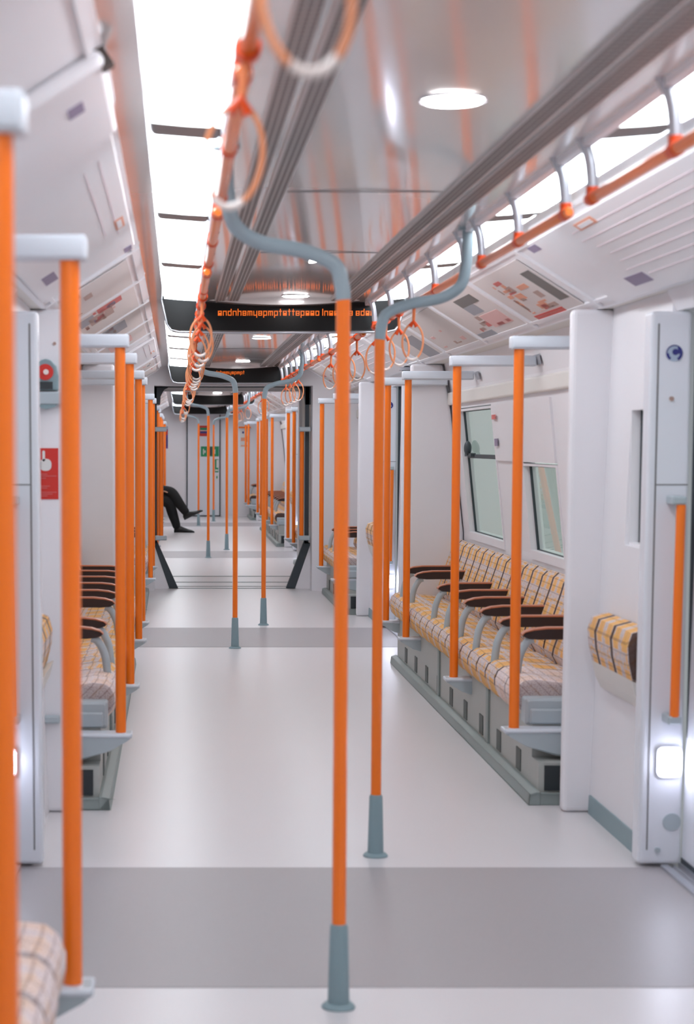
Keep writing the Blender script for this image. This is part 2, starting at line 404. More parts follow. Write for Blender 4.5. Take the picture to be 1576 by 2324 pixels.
# car ends and gangway
def ring_wall(name, y0, y1, xi, zi, xo, zo, m, zlow=0.0):
    mb = MB()
    mb.box(-xo, -xi, y0, y1, zlow, zo).box(xi, xo, y0, y1, zlow, zo).box(-xi, xi, y0, y1, zi, zo)
    return mb
struct(ring_wall('w', 18.10, 18.40, .755, 1.955, 1.34, 2.20, 'white').build('wall_gangway_near', 'white'))
struct(ring_wall('w', 20.10, 20.30, .755, 1.955, 1.34, 2.20, 'white').build('wall_gangway_far', 'white'))
mb = MB().box(-.86, -.80, 18.42, 20.08, 0, 2.05).box(.80, .86, 18.42, 20.08, 0, 2.05).box(-.86, .86, 18.42, 20.08, 2.03, 2.09)
for k in range(14):
    y = 18.5 + k*.115
    for s in (1, -1): mb.prism(rrect(*sorted((s*.785, s*.81)), .02, 2.02, .01), y, y+.05)
struct(mb.build('wall_gangway_sides', 'cream'))
for (y, nm) in ((18.40, 'near'),):
    mb = MB()
    for s in (1, -1):
        mb.box(s*(.703 if s > 0 else .733), s*(.742 if s > 0 else .762), y-.03, y+.05, .44, 1.97)
        mb.prism([(s*.525, 0), (s*.612, 0), (s*.762, .44), (s*(.700 if s > 0 else .735), .47)], y-.03, y+.05)
        mb.prism([(s*.701, 1.78), (s*.695, 1.86), (s*.66, 1.925), (s*.60, 1.955), (s*.76, 1.955), (s*.76, 1.78)], y-.03, y+.04)
    mb.box(-.74, .74, y-.03, y+.05, 1.945, 1.972)
    tag(mb.build('gangway_seal', 'gasket'), 'dark rubber frame around the %s end of the gangway opening' % nm, 'seal')
    mb = MB()
    for s in (1, -1):
        mb.prism([(s*.61, 0), (s*.80, 0), (s*.80, .50), (s*.762, .44)], y-.028, y+.045)
    struct(mb.build('trim_70', 'white'))
struct(MB().box(-.62, .62, 18.37, 18.42, 0, .004).box(-.7, .7, 18.62, 18.65, 0, .004).box(-.7, .7, 19.2, 19.23, 0, .004).box(-.7, .7, 20.05, 20.10, 0, .004).build('trim_72', 'kick'))
# slim hand bars at the gangway sides
for s in (1, -1):
    t = thing('grab_bar', 'short orange grab bar with grey end brackets at the %s of the gangway mouth' % SIDE[s], 'grab bar', (s*.668, 18.30, .46))
    gx = .665 if s > 0 else .69
    MB().tube([(s*gx, 18.28, .50), (s*gx, 18.28, 1.52)], .021).build('bar', 'orange', t, smooth=True)
    for z in (.475, 1.52): MB().bbox(s*.635, s*.748, 18.24, 18.31, z, z+.045, .008).build('end_bracket', 'grey', t)
# end wall
struct(MB().box(-1.34, 1.34, 36.80, 36.9, 0, 2.2).build('wall_end', 'white'))
struct(MB().box(-1.34, 1.34, -3.1, -3.0, 0, 2.2).build('wall_back', 'white'))
o = struct(MB().box(-.325, .295, 36.775, 36.80, .02, 1.985).build('door_end', 'door_white', bevel=.004))
MB().box(-.345, -.322, 36.77, 36.80, 0, 1.995).box(.292, .315, 36.77, 36.80, 0, 1.995).box(-.345, .315, 36.77, 36.80, 1.985, 2.0).box(-.345, .315, 36.77, 36.80, 0, .025).build('gasket', 'gasket', o)
def plate(name, label, cat, x0, x1, z0, z1, y, cols, group=None):
    t = thing(name, label, cat, ((x0+x1)/2, y, z0), group)
    MB().box(x0, x1, y-.004, y, z0, z1).build('backing', cols[0], t)
    for (n, c, a, b, c0, d) in cols[1]:
        MB().box(x0+(x1-x0)*a, x0+(x1-x0)*b, y-.006, y-.004, z0+(z1-z0)*c0, z0+(z1-z0)*d).build(n, c, t)
    return t
plate('door_notice', 'small red, green and blue banded notice high on the end door', 'sign', -.10, .055, 1.553, 1.757, 36.772, ('red', [('green_band', 'green', .12, 1, .58, .80), ('white_band', 'signwhite', .12, 1, .50, .56), ('blue_band', 'navy', .12, 1, .26, .46)]))
plate('exit_sign', 'wide green safety sign across the middle of the end door', 'sign', -.067, .283, 1.162, 1.357, 36.772, ('green', [('running_figure', 'signwhite', .12, .17, .2, .75), ('running_figure', 'signwhite', .20, .26, .35, .6), ('arrow', 'signwhite', .74, .80, .25, .7), ('dark_panel', 'gasket', .42, .62, .08, .92)]))
plate('door_notice', 'narrow upright green and white notice beside the end door edge', 'sign', .205, .275, .855, 1.111, 36.772, ('green', [('white_panel', 'signwhite', .45, .95, .35, .95), ('text_line', 'signwhite', .1, .9, .1, .22)]))
plate('door_notice', 'pale green square sticker below the narrow notice on the end door', 'sign', .22, .27, .70, .82, 36.772, ('signwhite', [('green_mark', 'green', .25, .75, .3, .7)]))
plate('poster', 'tall purple and red poster on the end wall above the seated person', 'poster', -.85, -.705, 1.315, 1.74, 36.80, ('deeppurple', [('red_patch', 'red', .2, .98, .62, .85), ('pink_patch', 'pinkred', .1, .45, .05, .5), ('blue_patch', 'navy', .5, .98, .1, .5), ('blue_strip', 'paleblue', .3, .98, .88, .99)]))
plate('notice', 'white notice with faint orange marks on the end wall right of the door', 'sign', .69, .88, 1.34, 1.68, 36.80, ('signwhite', [('blue_mark', 'navy', .22, .42, .78, .90), ('orange_mark', 'posterorange', .1, .5, .35, .55), ('orange_mark', 'posterorange', .6, .9, .30, .65), ('orange_mark', 'posterorange', .1, .9, .05, .12)]))
t = thing('grab_bar', 'short horizontal orange bar on the end wall above the white notice', 'grab bar', (.78, 36.75, 1.70))
MB().tube([(.66, 36.74, 1.723), (.90, 36.74, 1.723)], .017).build('bar', 'orange', t, smooth=True)
MB().tube([(.69, 36.74, 1.723), (.69, 36.80, 1.723)], .012).tube([(.87, 36.74, 1.723), (.87, 36.80, 1.723)], .012).build('bracket', 'grey', t, smooth=True)

# ------------------------------------------------------------------ ceiling
mb = MB(); gr = MB(); sl = MB(); sm = MB()
for y0, y1 in CARS:
    mb.prism([(-.415, 2.118), (-.22, 2.128), (0, 2.132), (.22, 2.128), (.415, 2.118), (.415, 2.20), (-.415, 2.20)], y0, y1)
    for s in (1, -1):
        mb.prism([(s*.612, 2.132), (s*.70, 2.128), (s*.70, 2.20), (s*.612, 2.20)], y0, y1)
    mb.prism([(-.62, 2.19), (.62, 2.19), (.62, 2.23), (-.62, 2.23)], y0, y1)
ceil = struct(mb.build('ceiling', 'ceil', smooth=True))
for s in (1, -1):
    for y0, y1 in CARS:
        for x in (.232, .300): gr.box(s*x, s*(x+.052), y0, y1, 2.117, 2.124 if x > .27 else 2.127)
gr.build('vent_grille', 'grille', ceil)
for s in (1, -1):
    for x in (.236, .251, .266, .304, .319, .334):
        y = 1.0
        while y < 36.5:
            if not (18.0 < y < 20.4): sl.box(s*x, s*(x+.011), y, y+.022, 2.1155, 2.118)
            y += .034 if y < 12 else .30
            if y >= 12: sl.box(s*x, s*(x+.011), y, y+.26, 2.1155, 2.118) if not (17.8 < y < 20.4) else None
sl.build('grille_slots', 'slot', ceil)['kind'] = 'stuff'
for y in (1.9, 5.55, 7.3, 10.9, 14.6, 16.4, 22.5, 25.2, 29.5, 33.0): sm.box(-.225, .225, y, y+.006, 2.1265, 2.129)
sm.build('joint', 'seam', ceil)
# coving: sloped side panels
for s in (1, -1):
    mb = MB()
    for y0, y1 in CARS:
        mb.prism([(s*.675, 2.133), (s*.685, 2.126), (s*1.022, 1.914), (s*1.03, 1.903), (s*1.05, 1.903), (s*1.05, 1.96), (s*.70, 2.18), (s*.675, 2.18)], y0, y1)
    cv = struct(mb.build('trim_%d' % (80 + (s > 0)), 'cove'))
def cz(x): return 2.13 - .6286*(x - .68)
NX, NZ = -.6286/1.1812, -1/1.1812          # inward normal of the right-hand coving (x, z)
def cslab(s, x0, x1, y0, y1, off=.003, th=.004, skew=0.0):  # slab lying on the coving
    def P(x, y, o): return (s*(x + NX*o), y, cz(x) + NZ*o)
    a = [P(x0, y0, off), P(x1, y0+skew, off), P(x1, y1+skew, off), P(x0, y1, off)]; b = [P(x0, y0, off+th), P(x1, y0+skew, off+th), P(x1, y1+skew, off+th), P(x0, y1, off+th)]
    return a + b, [(0,1,2,3),(7,6,5,4),(0,4,5,1),(1,5,6,2),(2,6,7,3),(3,7,4,0)]
# ribs between the coving panels
RIBS = [3.86, 7.05, 8.30, 9.62, 10.9, 12.08, 15.4, 16.7, 18.0, 21.5, 22.7, 25.7, 27.1, 28.5, 29.9, 31.3, 34.8]
for s in (1, -1):
    mb = MB()
    for y in RIBS: mb.add(*cslab(s, .685, 1.03, y-.025, y+.025, -.002, .014))
    for y0, y1 in CARS: mb.add(*cslab(s, .995, 1.008, y0, y1, -.002, .012)); mb.add(*cslab(s, .70, .712, y0, y1, -.002, .010))
    struct(mb.build('trim_%d' % (84 + (s > 0)), 'cove'))
# over-door panels standing slightly proud of the coving
for vi, (a, b, d0, d1) in enumerate(VEST):
    for s in (1, -1):
        t = thing('door_header_panel', 'broad pale ceiling-edge panel above the %s on the %s' % (VN[vi], SIDE[s]), 'panel', (s*.86, (a+b)/2, 2.0))
        y0, y1 = (4.34, 6.75) if vi == 0 else (d0-.35, d1+.45)
        MB().add(*cslab(s, .70, 1.025, y0, y1, .0, .020)).build('cover', 'cove', t, bevel=.006)
        ln = MB()
        for k in range(7 if s > 0 else 2): ln.add(*cslab(s, .74+.036*k, .7425+.036*k, y0+.25+.1*random.random(), y1-.55-.2*random.random(), .0195, .002))
        ln.build('route_line', 'mapline', t)
        MB().add(*cslab(s, .945, .985, d1-.11, d1+.13, .0195, .002)).build('sticker', 'purple', t, label='grey-purple square sticker')
        MB().add(*cslab(s, .718, .745, d1-.38, d1-.14, .0195, .002)).build('sticker', 'posterorange', t, label='small orange outlined sticker')
        MB().add(*cslab(s, .725, .739, d1-.35, d1-.17, .021, .002)).build('sticker_panel', 'cove', t)
        MB().add(*cslab(s, .712, .738, y1+.08 if vi else 6.66, y1+.20 if vi else 6.80, .0195, .002)).build('sticker', 'purple', t, label='small blue-purple sticker')
t = thing('camera_cover_panel', 'raised pale box panel with a dark catch at the top left above the near doorway', 'panel', (-.86, 3.9, 2.0))
MB().add(*cslab(-1, .69, 1.02, 3.52, 4.27, .0, .035)).build('cover', 'cove', t, bevel=.015)
MB().add(*cslab(-1, .680, .700, 3.535, 3.575, .0, .040)).build('catch', 'paneledge', t)
MB().add(*cslab(-1, .745, .775, 3.72, 3.82, .0345, .002)).build('sticker', 'purple', t)
# advertising cards
def card(s, y0, y1, label, bits, skew=0.0):
    t = thing('advert_card', label, 'poster', (s*.86, (y0+y1)/2, 2.0), 'advertising cards in the coving')
    MB().add(*cslab(s, .735, 1.0, y0, y1, .003, .004)).build('sheet', 'poster', t)
    for nm, m, a, b, c, d in bits: MB().add(*cslab(s, .735+.265*a, .735+.265*b, y0+(y1-y0)*c, y0+(y1-y0)*d, .0065, .002)).build(nm, m, t)
def scrib(n, mats, a0, b0, c0, d0):
    out = []
    for i in range(n):
        a = a0+(b0-a0)*random.random(); c = c0+(d0-c0)*random.random()
        out.append(('print', random.choice(mats), a, min(b0, a+.03+.10*random.random()), c, min(d0, c+.05+.12*random.random())))
    return out
random.seed(3)
card(1, 7.20, 8.24, 'right-hand ad card with a dark bar and red scribbled print, nearest the camera',
     [('dark_bar', 'posterdark', .20, .80, .03, .19)] + scrib(26, ['pinkred', 'posterbrown', 'posterorange'], .12, .86, .28, .80) + [('red_block', 'red', .90, .925, .30, .85), ('red_block', 'pinkred', .93, .955, .30, .85), ('red_block', 'red', .96, .98, .30, .85)])
card(1, 8.37, 9.56, 'right-hand ad card with a grey picture and a pink patch, second from the camera',
     [('picture', 'posterdark', .12, .30, .15, .55), ('picture', 'postergrey', .30, .50, .30, .55), ('pink_patch', 'pink', .55, .85, .10, .50), ('grey_block', 'postergrey', .86, 1, .62, .98)] + scrib(8, ['pinkred', 'posterbrown'], .5, .85, .1, .8))
card(1, 9.69, 10.84, 'right-hand ad card of plain pale print, third from the camera', scrib(6, ['posterbrown', 'pink'], .2, .9, .1, .9))
card(1, 10.97, 12.0, 'right-hand ad card with a large grey block, fourth from the camera', [('grey_block', 'postergrey', .35, .98, .12, .55)])
card(-1, 7.20, 8.24, 'left-hand ad card left almost blank, nearest the camera', scrib(3, ['posterbrown'], .2, .9, .1, .9))
card(-1, 8.37, 9.56, 'left-hand ad card with a pink and magenta patch', [('magenta_patch', 'pinkred', .22, .62, .03, .22), ('print', 'posterbrown', .40, .80, .22, .55), ('grey_block', 'postergrey', .7, .95, .10, .4)] + scrib(14, ['pinkred', 'posterbrown', 'pink', 'purple'], .3, .9, .05, .6))
card(-1, 9.69, 10.84, 'left-hand ad card with a grey and red-brown picture', [('picture', 'postergrey', .3, .85, .10, .62)] + scrib(8, ['pinkred', 'purple', 'posterbrown'], .3, .85, .1, .6))
card(-1, 10.97, 12.0, 'left-hand ad card behind the first ceiling sign', [('picture', 'pink', .3, .8, .2, .7)])
for s in (1, -1):
    for (y0, y1) in ((15.5, 16.62), (16.78, 17.9), (25.8, 27.0), (27.2, 28.4), (28.6, 29.8), (30.0, 31.2)):
        card(s, y0, y1, 'small distant pinkish ad card on the %s coving %s' % (SIDE[s], 'before the gangway' if y0 < 18 else 'beyond the gangway'), scrib(9, ['pinkred', 'pink', 'posterbrown', 'postergrey'], .1, .9, .1, .9))

# ceiling light strips (emissive diffusers with grey dividers)
SEG = [(-2.1, -.5), (-.5, 1.1), (1.1, 2.75), (2.75, 4.38), (4.38, 6.05), (6.05, 7.70), (7.70, 9.62), (9.98, 11.2), (11.2, 12.8), (12.8, 14.4), (14.4, 16.1), (16.1, 17.85),
       (20.4, 21.9), (21.9, 23.5), (23.5, 25.1), (25.1, 26.7), (26.7, 27.5), (27.9, 29.5), (29.5, 31.1), (31.1, 32.7), (32.7, 34.3), (34.3, 36.2)]
proto = {}
def light_panel(s, y0, y1, label):
    t = thing('ceiling_light_panel', label, 'ceiling light', (s*.52, y0, 2.12), 'long ceiling light panels')
    MB().prism([(s*.445, 2.118), (s*.52, 2.122), (s*.605, 2.130), (s*.605, 2.14), (s*.445, 2.13)], y0+.17, y1).build('diffuser', 'strip', t)
    MB().prism([(s*.44, 2.114), (s*.607, 2.127), (s*.607, 2.17), (s*.44, 2.17)], y0, y0+.17).build('divider', 'divider', t, bevel=.015)
ordn = ['first', 'second', 'third', 'fourth', 'fifth', 'sixth', 'seventh', 'eighth', 'ninth', 'tenth', 'eleventh', 'twelfth', 'thirteenth', 'fourteenth', 'fifteenth']
for s in (1, -1):
    k = 0
    for y0, y1 in SEG:
        if y1 < 3: lab = 'white light panel of the %s ceiling strip at the camera end' % SIDE[s]
        else:
            lab = '%s white light panel from the camera along the %s ceiling strip' % (ordn[k] if k < 15 else 'distant', SIDE[s]); k += 1
        light_panel(s, y0, y1, lab)
    mb = MB()
    for y0, y1 in CARS: mb.prism([(s*.414, 2.10), (s*.440, 2.10), (s*.444, 2.13), (s*.412, 2.13)], y0, y1)
    struct(mb.build('trim_%d' % (88 + (s > 0)), 'profile', bevel=.004))

# round downlights
DL = [1.2, 4.10, 9.43, 13.16, 16.86, 17.75, 21.9, 24.1, 27.2, 31.5, 34.5]
DLN = ['behind the top edge of the picture', 'large in the near ceiling', 'just in front of the first hanging sign', 'first beyond the first sign', 'second beyond the first sign', 'right before the gangway sign',
       'first past the gangway', 'second past the gangway', 'third past the gangway', 'fourth past the gangway', 'nearest the end wall']
for y, n in zip(DL, DLN):
    t = thing('round_downlight', 'round white ceiling downlight, ' + n, 'ceiling light', (.045, y, 2.12), 'round downlights down the middle of the ceiling')
    MB().disc((.045, y, 2.132), .066, 'z', -.008, 36, .060).build('lens', 'down', t, smooth=True)
    MB().tube([(.045, y, 2.133), (.045, y, 2.127)], [.074, .070], 36, cap=False).build('rim', 'alu', t, smooth=True)
for x, n in ((.005, 'left'), (.095, 'right')):  # two glowing discs stand in for reflections on the glossy ceiling
    t = thing('glint', 'tiny white ceiling spotlight, the %s one of the pair above the curved pole arm' % n, 'ceiling light', (x, 7.70, 2.12))
    MB().disc((x, 7.70, 2.132), .016, 'z', -.005, 20).build('lens', 'down', t)

# ------------------------------------------------------------------ hanging display signs
def glyph_text(mb, x0, x1, z0, y, px=.0050):
    random.seed(21); x = x0
    while x < x1 - 3*px:
        kind = random.choice('aaaeeonmtlhdpy ')
        if kind == ' ' : x += 2*px; continue
        wv = {'m': 5, 'l': 1, 't': 3}.get(kind, 4)
        for c in range(wv):
            rows = {'a': [0,1,2,4], 'e': [0,2,4], 'o': [0,4], 'n': [4], 'm': [4], 't': [4], 'l': [0], 'h': [4], 'd': [0,4], 'p': [0,4], 'y': [0]}[kind]
            if c == 0 or c == wv-1 or (kind == 'm' and c == 2): rows = range(0, 5)
            rows = list(rows)
            if kind in 'lh' and c == 0: rows = list(range(0, 7))
            if kind == 'd' and c == wv-1: rows = list(range(0, 7))
            if kind == 't': rows = list(range(0, 7)) if c == 1 else [4]
            if kind == 'p' and c == 0: rows = list(range(-2, 5))
            if kind == 'y' and c == wv-1: rows = list(range(-2, 5))
            for r in rows: mb.box(x+c*px+.0006, x+c*px+px-.0006, y-.002, y, z0+r*px+.0006, z0+r*px+px-.0006)
        x += (wv + 1)*px
def sign(y, label, text=None, depth=.28):
    t = thing('passenger_display', label, 'sign', (0, y+depth/2, 1.975))
    poly = [(-.615, 2.15), (-.585, 2.01), (-.565, 1.985), (-.53, 1.978), (-.20, 1.974), (.20, 1.974), (.53, 1.978), (.565, 1.985), (.585, 2.01), (.615, 2.15)]
    MB().prism(poly, y, y+depth).build('housing', 'black', t)
    edge = [(-.62, 2.13), (-.592, 2.01), (-.572, 1.980), (-.53, 1.970), (-.20, 1.966), (.20, 1.966), (.53, 1.970), (.572, 1.980), (.592, 2.01), (.62, 2.13)]
    MB().tube([(x, y+.01, z) for x, z in edge], .006, 8).build('rim', 'alu', t, smooth=True)
    br = [(-.43 + .86*i/16, 2.126 - .028*(1-((i-8)/8)**2)) for i in range(17)]
    MB().prism([(.43, 2.135), (-.43, 2.135)] + br, y-.10, y-.004).build('brow', 'ceil', t, smooth=True)
    if text:
        m = MB(); glyph_text(m, text[0], text[1], text[2], y-.001); m.build('led_text', 'led', t)
    return t
sign(9.70, 'black hanging display with glowing orange text across the near ceiling', (-.333, .47, 2.050))
sign(17.78, 'black hanging display with orange text above the gangway opening', (-.232, .10, 2.050))
sign(27.6, 'black ceiling display with no text in the middle of the far carriage')
sign(36.3, 'black ceiling display right in front of the end wall', depth=.48)

# ------------------------------------------------------------------ centre poles with curved arms
def centre_pole(x, y, s, label):
    t = thing('centre_pole', label, 'pole', (x, y, 0), 'orange centre poles with grey curved arms')
    MB().tube([(x, y, .20), (x, y, 1.752)], .0175, 20).build('pole', 'orange', t, smooth=True)
    MB().tube([(x, y, .0), (x, y, .004), (x, y, .012), (x, y, .013)], [.042, .042, .034, .028], 24).tube([(x, y, .012), (x, y, .205), (x, y, .212)], [.0275, .0225, .0185], 24).build('base_collar', 'collar', t, smooth=True)
    dx = .135
    rel = [(0, 1.748), (.004, 1.785), (.022, 1.833), (.10, 1.866), (.20, 1.885), (.262, 1.925), (.280, 1.99), (.285, 2.06), (.285, 2.125)]
    k = (.425 - abs(x)) / .285
    MB().tube(smooth_path([(x + s*r*k, y, z) for r, z in rel]), .0185, 18).build('curved_arm', 'arm', t, smooth=True)
    MB().disc((x + s*.285*k, y, 2.119), .034, 'z', -.012).build('ceiling_flange', 'arm', t, smooth=True)
centre_pole(-.14, 4.63, -1, 'tallest orange aisle pole, nearest the camera, its grey arm curving up to the left')
centre_pole(.135, 6.37, 1, 'second orange aisle pole, past the first dark floor band, arm curving to the right')
centre_pole(-.14, 12.97, -1, 'orange aisle pole standing at the near edge of the second dark floor band')
centre_pole(.133, 14.64, 1, 'orange aisle pole just beyond the second dark floor band, its arm curving right')
centre_pole(-.148, 23.40, -1, 'thin distant orange aisle pole in line with the first floor band past the gangway')
centre_pole(.127, 25.15, 1, 'distant orange aisle pole just past the first floor band beyond the gangway')
centre_pole(-.16, 32.60, -1, 'far orange aisle pole left of centre in front of the end door')
centre_pole(.135, 34.45, 1, 'farthest orange aisle pole, before the right edge of the end door')

# ------------------------------------------------------------------ seat-end grab poles with brackets
def stanchion(s, x, y, label):
    t = thing('grab_pole', label, 'pole', (s*x, y, .28), 'vertical orange grab poles along the seat fronts')
    MB().tube([(s*x, y, .275), (s*x, y, 1.785)], .0205, 20).build('pole', 'orange', t, smooth=True)
    MB().bbox(s*(x-.035), s*1.163, y-.035, y+.035, 1.768, 1.818, .007).build('top_bracket', 'greyw', t, smooth=True)
    p = [(x-.04, .285), (x-.036, .262), (x+.04, .215), (x+.16, .178), (1.10, .152), (1.25, .152), (1.25, .262), (1.0, .27)]
    MB().loft([(s*a, b) for a, b in p], [(y-.045, .012), (y-.034, 0), (y+.034, 0), (y+.045, .012)]).build('lower_bracket', 'grey', t)
    MB().bbox(s*(x-.045), s*(x+.42), y-.05, y+.05, .266, .284, .006).build('bracket_rim', 'greyw', t, smooth=True)
STR = {1: {1: [7.42, 9.05, 10.95, 12.0], 2: [15.75, 17.4], 3: [21.5, 22.6], 4: [26.4, 28.0, 29.8, 31.0], 5: [35.0, 36.4]},
       -1: {0: [2.30, 3.86], 1: [7.30, 8.80, 10.85, 11.95], 2: [15.85, 17.4], 3: [21.0, 22.6], 4: [26.0, 27.5, 28.8], 5: [35.0, 36.4]}}
for s in (1, -1):
    for bi, ys in STR[s].items():
        for k, y in enumerate(ys):
            stanchion(s, .79 if s > 0 else .76, y, '%s orange grab pole on the %s %s' % (['first', 'second', 'third', 'fourth'][k], SIDE[s], BAYNAME[bi]))

# ------------------------------------------------------------------ benches
def bench(s, bi, y0, n, arms, pale=False, pitch=.5, allpale=False, shift=None):
    y1 = y0 + n*pitch
    nm = 'long row of checked moquette seats' if n > 4 else 'short row of checked moquette seats'
    t = thing('seat_bench', '%s on the %s side %s' % (nm, SIDE[s], BAYNAME[bi]), 'bench seat', (0, y0, 0))
    MQ = 'moquette_pale' if allpale else 'moquette'
    cp = [(1.19, .33), (.93, .32), (.885, .303), (.848, .312), (.822, .34), (.811, .375), (.811, .405), (.824, .438), (.850, .458), (.90, .464), (1.0, .450), (1.19, .435)]
    bp = [(1.14, .425), (1.115, .47), (1.12, .50), (1.20, .73), (1.215, .78), (1.24, .803), (1.268, .796), (1.276, .77), (1.276, .43)]
    m1 = m2 = m3 = None
    def rings(a, b): return [(a+.001, .024), (a+.006, .017), (a+.016, .010), (a+.034, .005), (a+.07, 0), (b-.07, 0), (b-.034, .005), (b-.016, .010), (b-.006, .017), (b-.001, .024)]
    for k in range(n):
        if m1 is None:
            m1 = MB().loft([(s*a, b) for a, b in cp], rings(y0, y0+pitch/2)).loft([(s*a, b) for a, b in cp], rings(y0+pitch/2, y0+pitch)).build('seat_cushion', 'moquette_pale' if pale else MQ, t, smooth=True)
            m2 = MB().loft([(s*a, b) for a, b in bp], rings(y0, y0+pitch)).build('backrest', MQ, t, smooth=True)
            if pale:
                m3 = MB().loft([(s*a, b) for a, b in cp], rings(y0, y0+pitch/2)).loft([(s*a, b) for a, b in cp], rings(y0+pitch/2, y0+pitch)).build('seat_cushion', 'moquette', t, smooth=True); m3.location = (0, pitch, 0)
        else:
            src = m3 or m1
            if not (pale and k == 1): c = src.copy(); C.objects.link(c); c.parent = t; c.location = (0, k*pitch, 0)
            c = m2.copy(); C.objects.link(c); c.parent = t; c.location = (0, k*pitch, 0)
    pad = None
    for y in arms:
        def armrest():
            # side profile with a bullet-shaped tip, rounded along its width
            o = [(1.205, .600), (.945, .598), (.905, .602), (.884, .610), (.877, .619), (.890, .630), (.925, .641), (.98, .647), (1.205, .648)]
            vs = []; n_ = len(o); fs = []
            lv = ((-.027, .82), (-.022, .95), (-.012, 1), (.012, 1), (.022, .95), (.027, .82))
            for dy, k_ in lv: vs += [(s*(1.04+(q-1.04)*(.97+.03*k_)), y+dy, .622+(z-.622)*k_) for q, z in o]
            for i in range(len(lv)-1): fs += [(i*n_+j, i*n_+(j+1)%n_, (i+1)*n_+(j+1)%n_, (i+1)*n_+j) for j in range(n_)]
            fs += [tuple(range(n_)), tuple(range(len(vs)-1, len(vs)-n_-1, -1))]
            a = MB().add(vs, fs).build('armrest', 'armpad', t, smooth=True, label='dark brown armrest pad')
            top = [(.876, .620), (.889, .6315), (.925, .6425), (.98, .6485), (1.20, .6495)]
            wt = MB().prism([(s*q, z-.006) for q, z in top] + [(s*q, z+.002) for q, z in reversed(top)], y-.0285, y+.0285)
            wt.build('top_highlight', 'armpad_highlight', a, bevel=.003)  # paler strip paints the highlight along the pad's top edge
            MB().tube(smooth_path([(s*.925, y, .60), (s*.905, y, .592), (s*.885, y, .565), (s*.868, y, .52), (s*.858, y, .44)], 5), [.017]*21, 10).build('support', 'grey', a, smooth=True)
            MB().box(s*1.195, s*1.225, y-.022, y+.022, .45, .645).build('rear_support', 'grey', a)
            return a
        if pad is None: pad = armrest(); py = y
        else:
            c = pad.copy(); C.objects.link(c); c.parent = t; c.location = (0, y-py, 0)
            for ch in pad.children: d = ch.copy(); C.objects.link(d); d.parent = c
    a, b = y0 - .28, y1 + .02
    base = MB().box(s*.872, s*1.27, a+.19, b-.03, .16, .315).box(s*.872, s*1.27, a+.05, b-.03, 0.0, .16).build('plinth', 'plinth', t)
    MB().prism([(s*.828, 0), (s*.834, .045), (s*.86, .052), (s*.873, .052), (s*.873, 0)], a, b).prism([(s*.828, 0), (s*.834, .045), (s*1.28, .045), (s*1.28, 0)], a, a+.035).build('kick_strip', 'kick', base, bevel=.004)
    y = a + .42
    while y < b - .3: MB().box(s*.868, s*.873, y, y+.10, .06, .15).build('vent', 'vent', base); y += .48
    y = a + 1.2
    while y < b - .4: MB().box(s*.862, s*.873, y, y+.06, .05, .30).build('bracket_foot', 'kick', base); y += 1.6
    MB().box(s*.895, s*1.24, a+.042, a+.052, .05, .148).build('dark_recess', 'dark', base)
    MB().bbox(s*.845, s*1.24, a+.19, a+.30, .287, .392, .010).bbox(s*.862, s*1.24, a+.176, a+.20, .292, .352, .006).build('end_box', 'grey', t)
    if shift is None: shift = .03 if s < 0 else 0
    t.location.x = shift
    return t
bench(1, 1, 7.56, 9, [7.76, 8.30, 8.82, 9.32, 9.78, 10.28, 11.25, 11.72], pale=True)
bench(-1, 1, 7.46, 9, [7.80, 8.22, 9.30, 9.78, 10.28, 10.78, 11.28, 11.74], pale=True)
bench(1, 2, 15.80, 4, [16.3, 16.8, 17.3], pale=True); bench(-1, 2, 15.80, 4, [16.3, 16.8, 17.3], pale=True)
bench(1, 3, 20.70, 3, [21.2, 21.7]); bench(-1, 3, 20.70, 3, [21.2, 21.7])
bench(1, 4, 26.15, 10, [26.65+.5*i for i in range(9)]); bench(-1, 4, 26.15, 10, [26.65, 27.15, 27.65, 28.15, 28.65, 29.15, 30.65])
bench(1, 5, 35.15, 3, [35.65, 36.1]); bench(-1, 5, 35.15, 3, [35.65, 36.1])
bench(-1, 0, 1.22, 5, [1.7, 2.2], allpale=True, shift=.05)

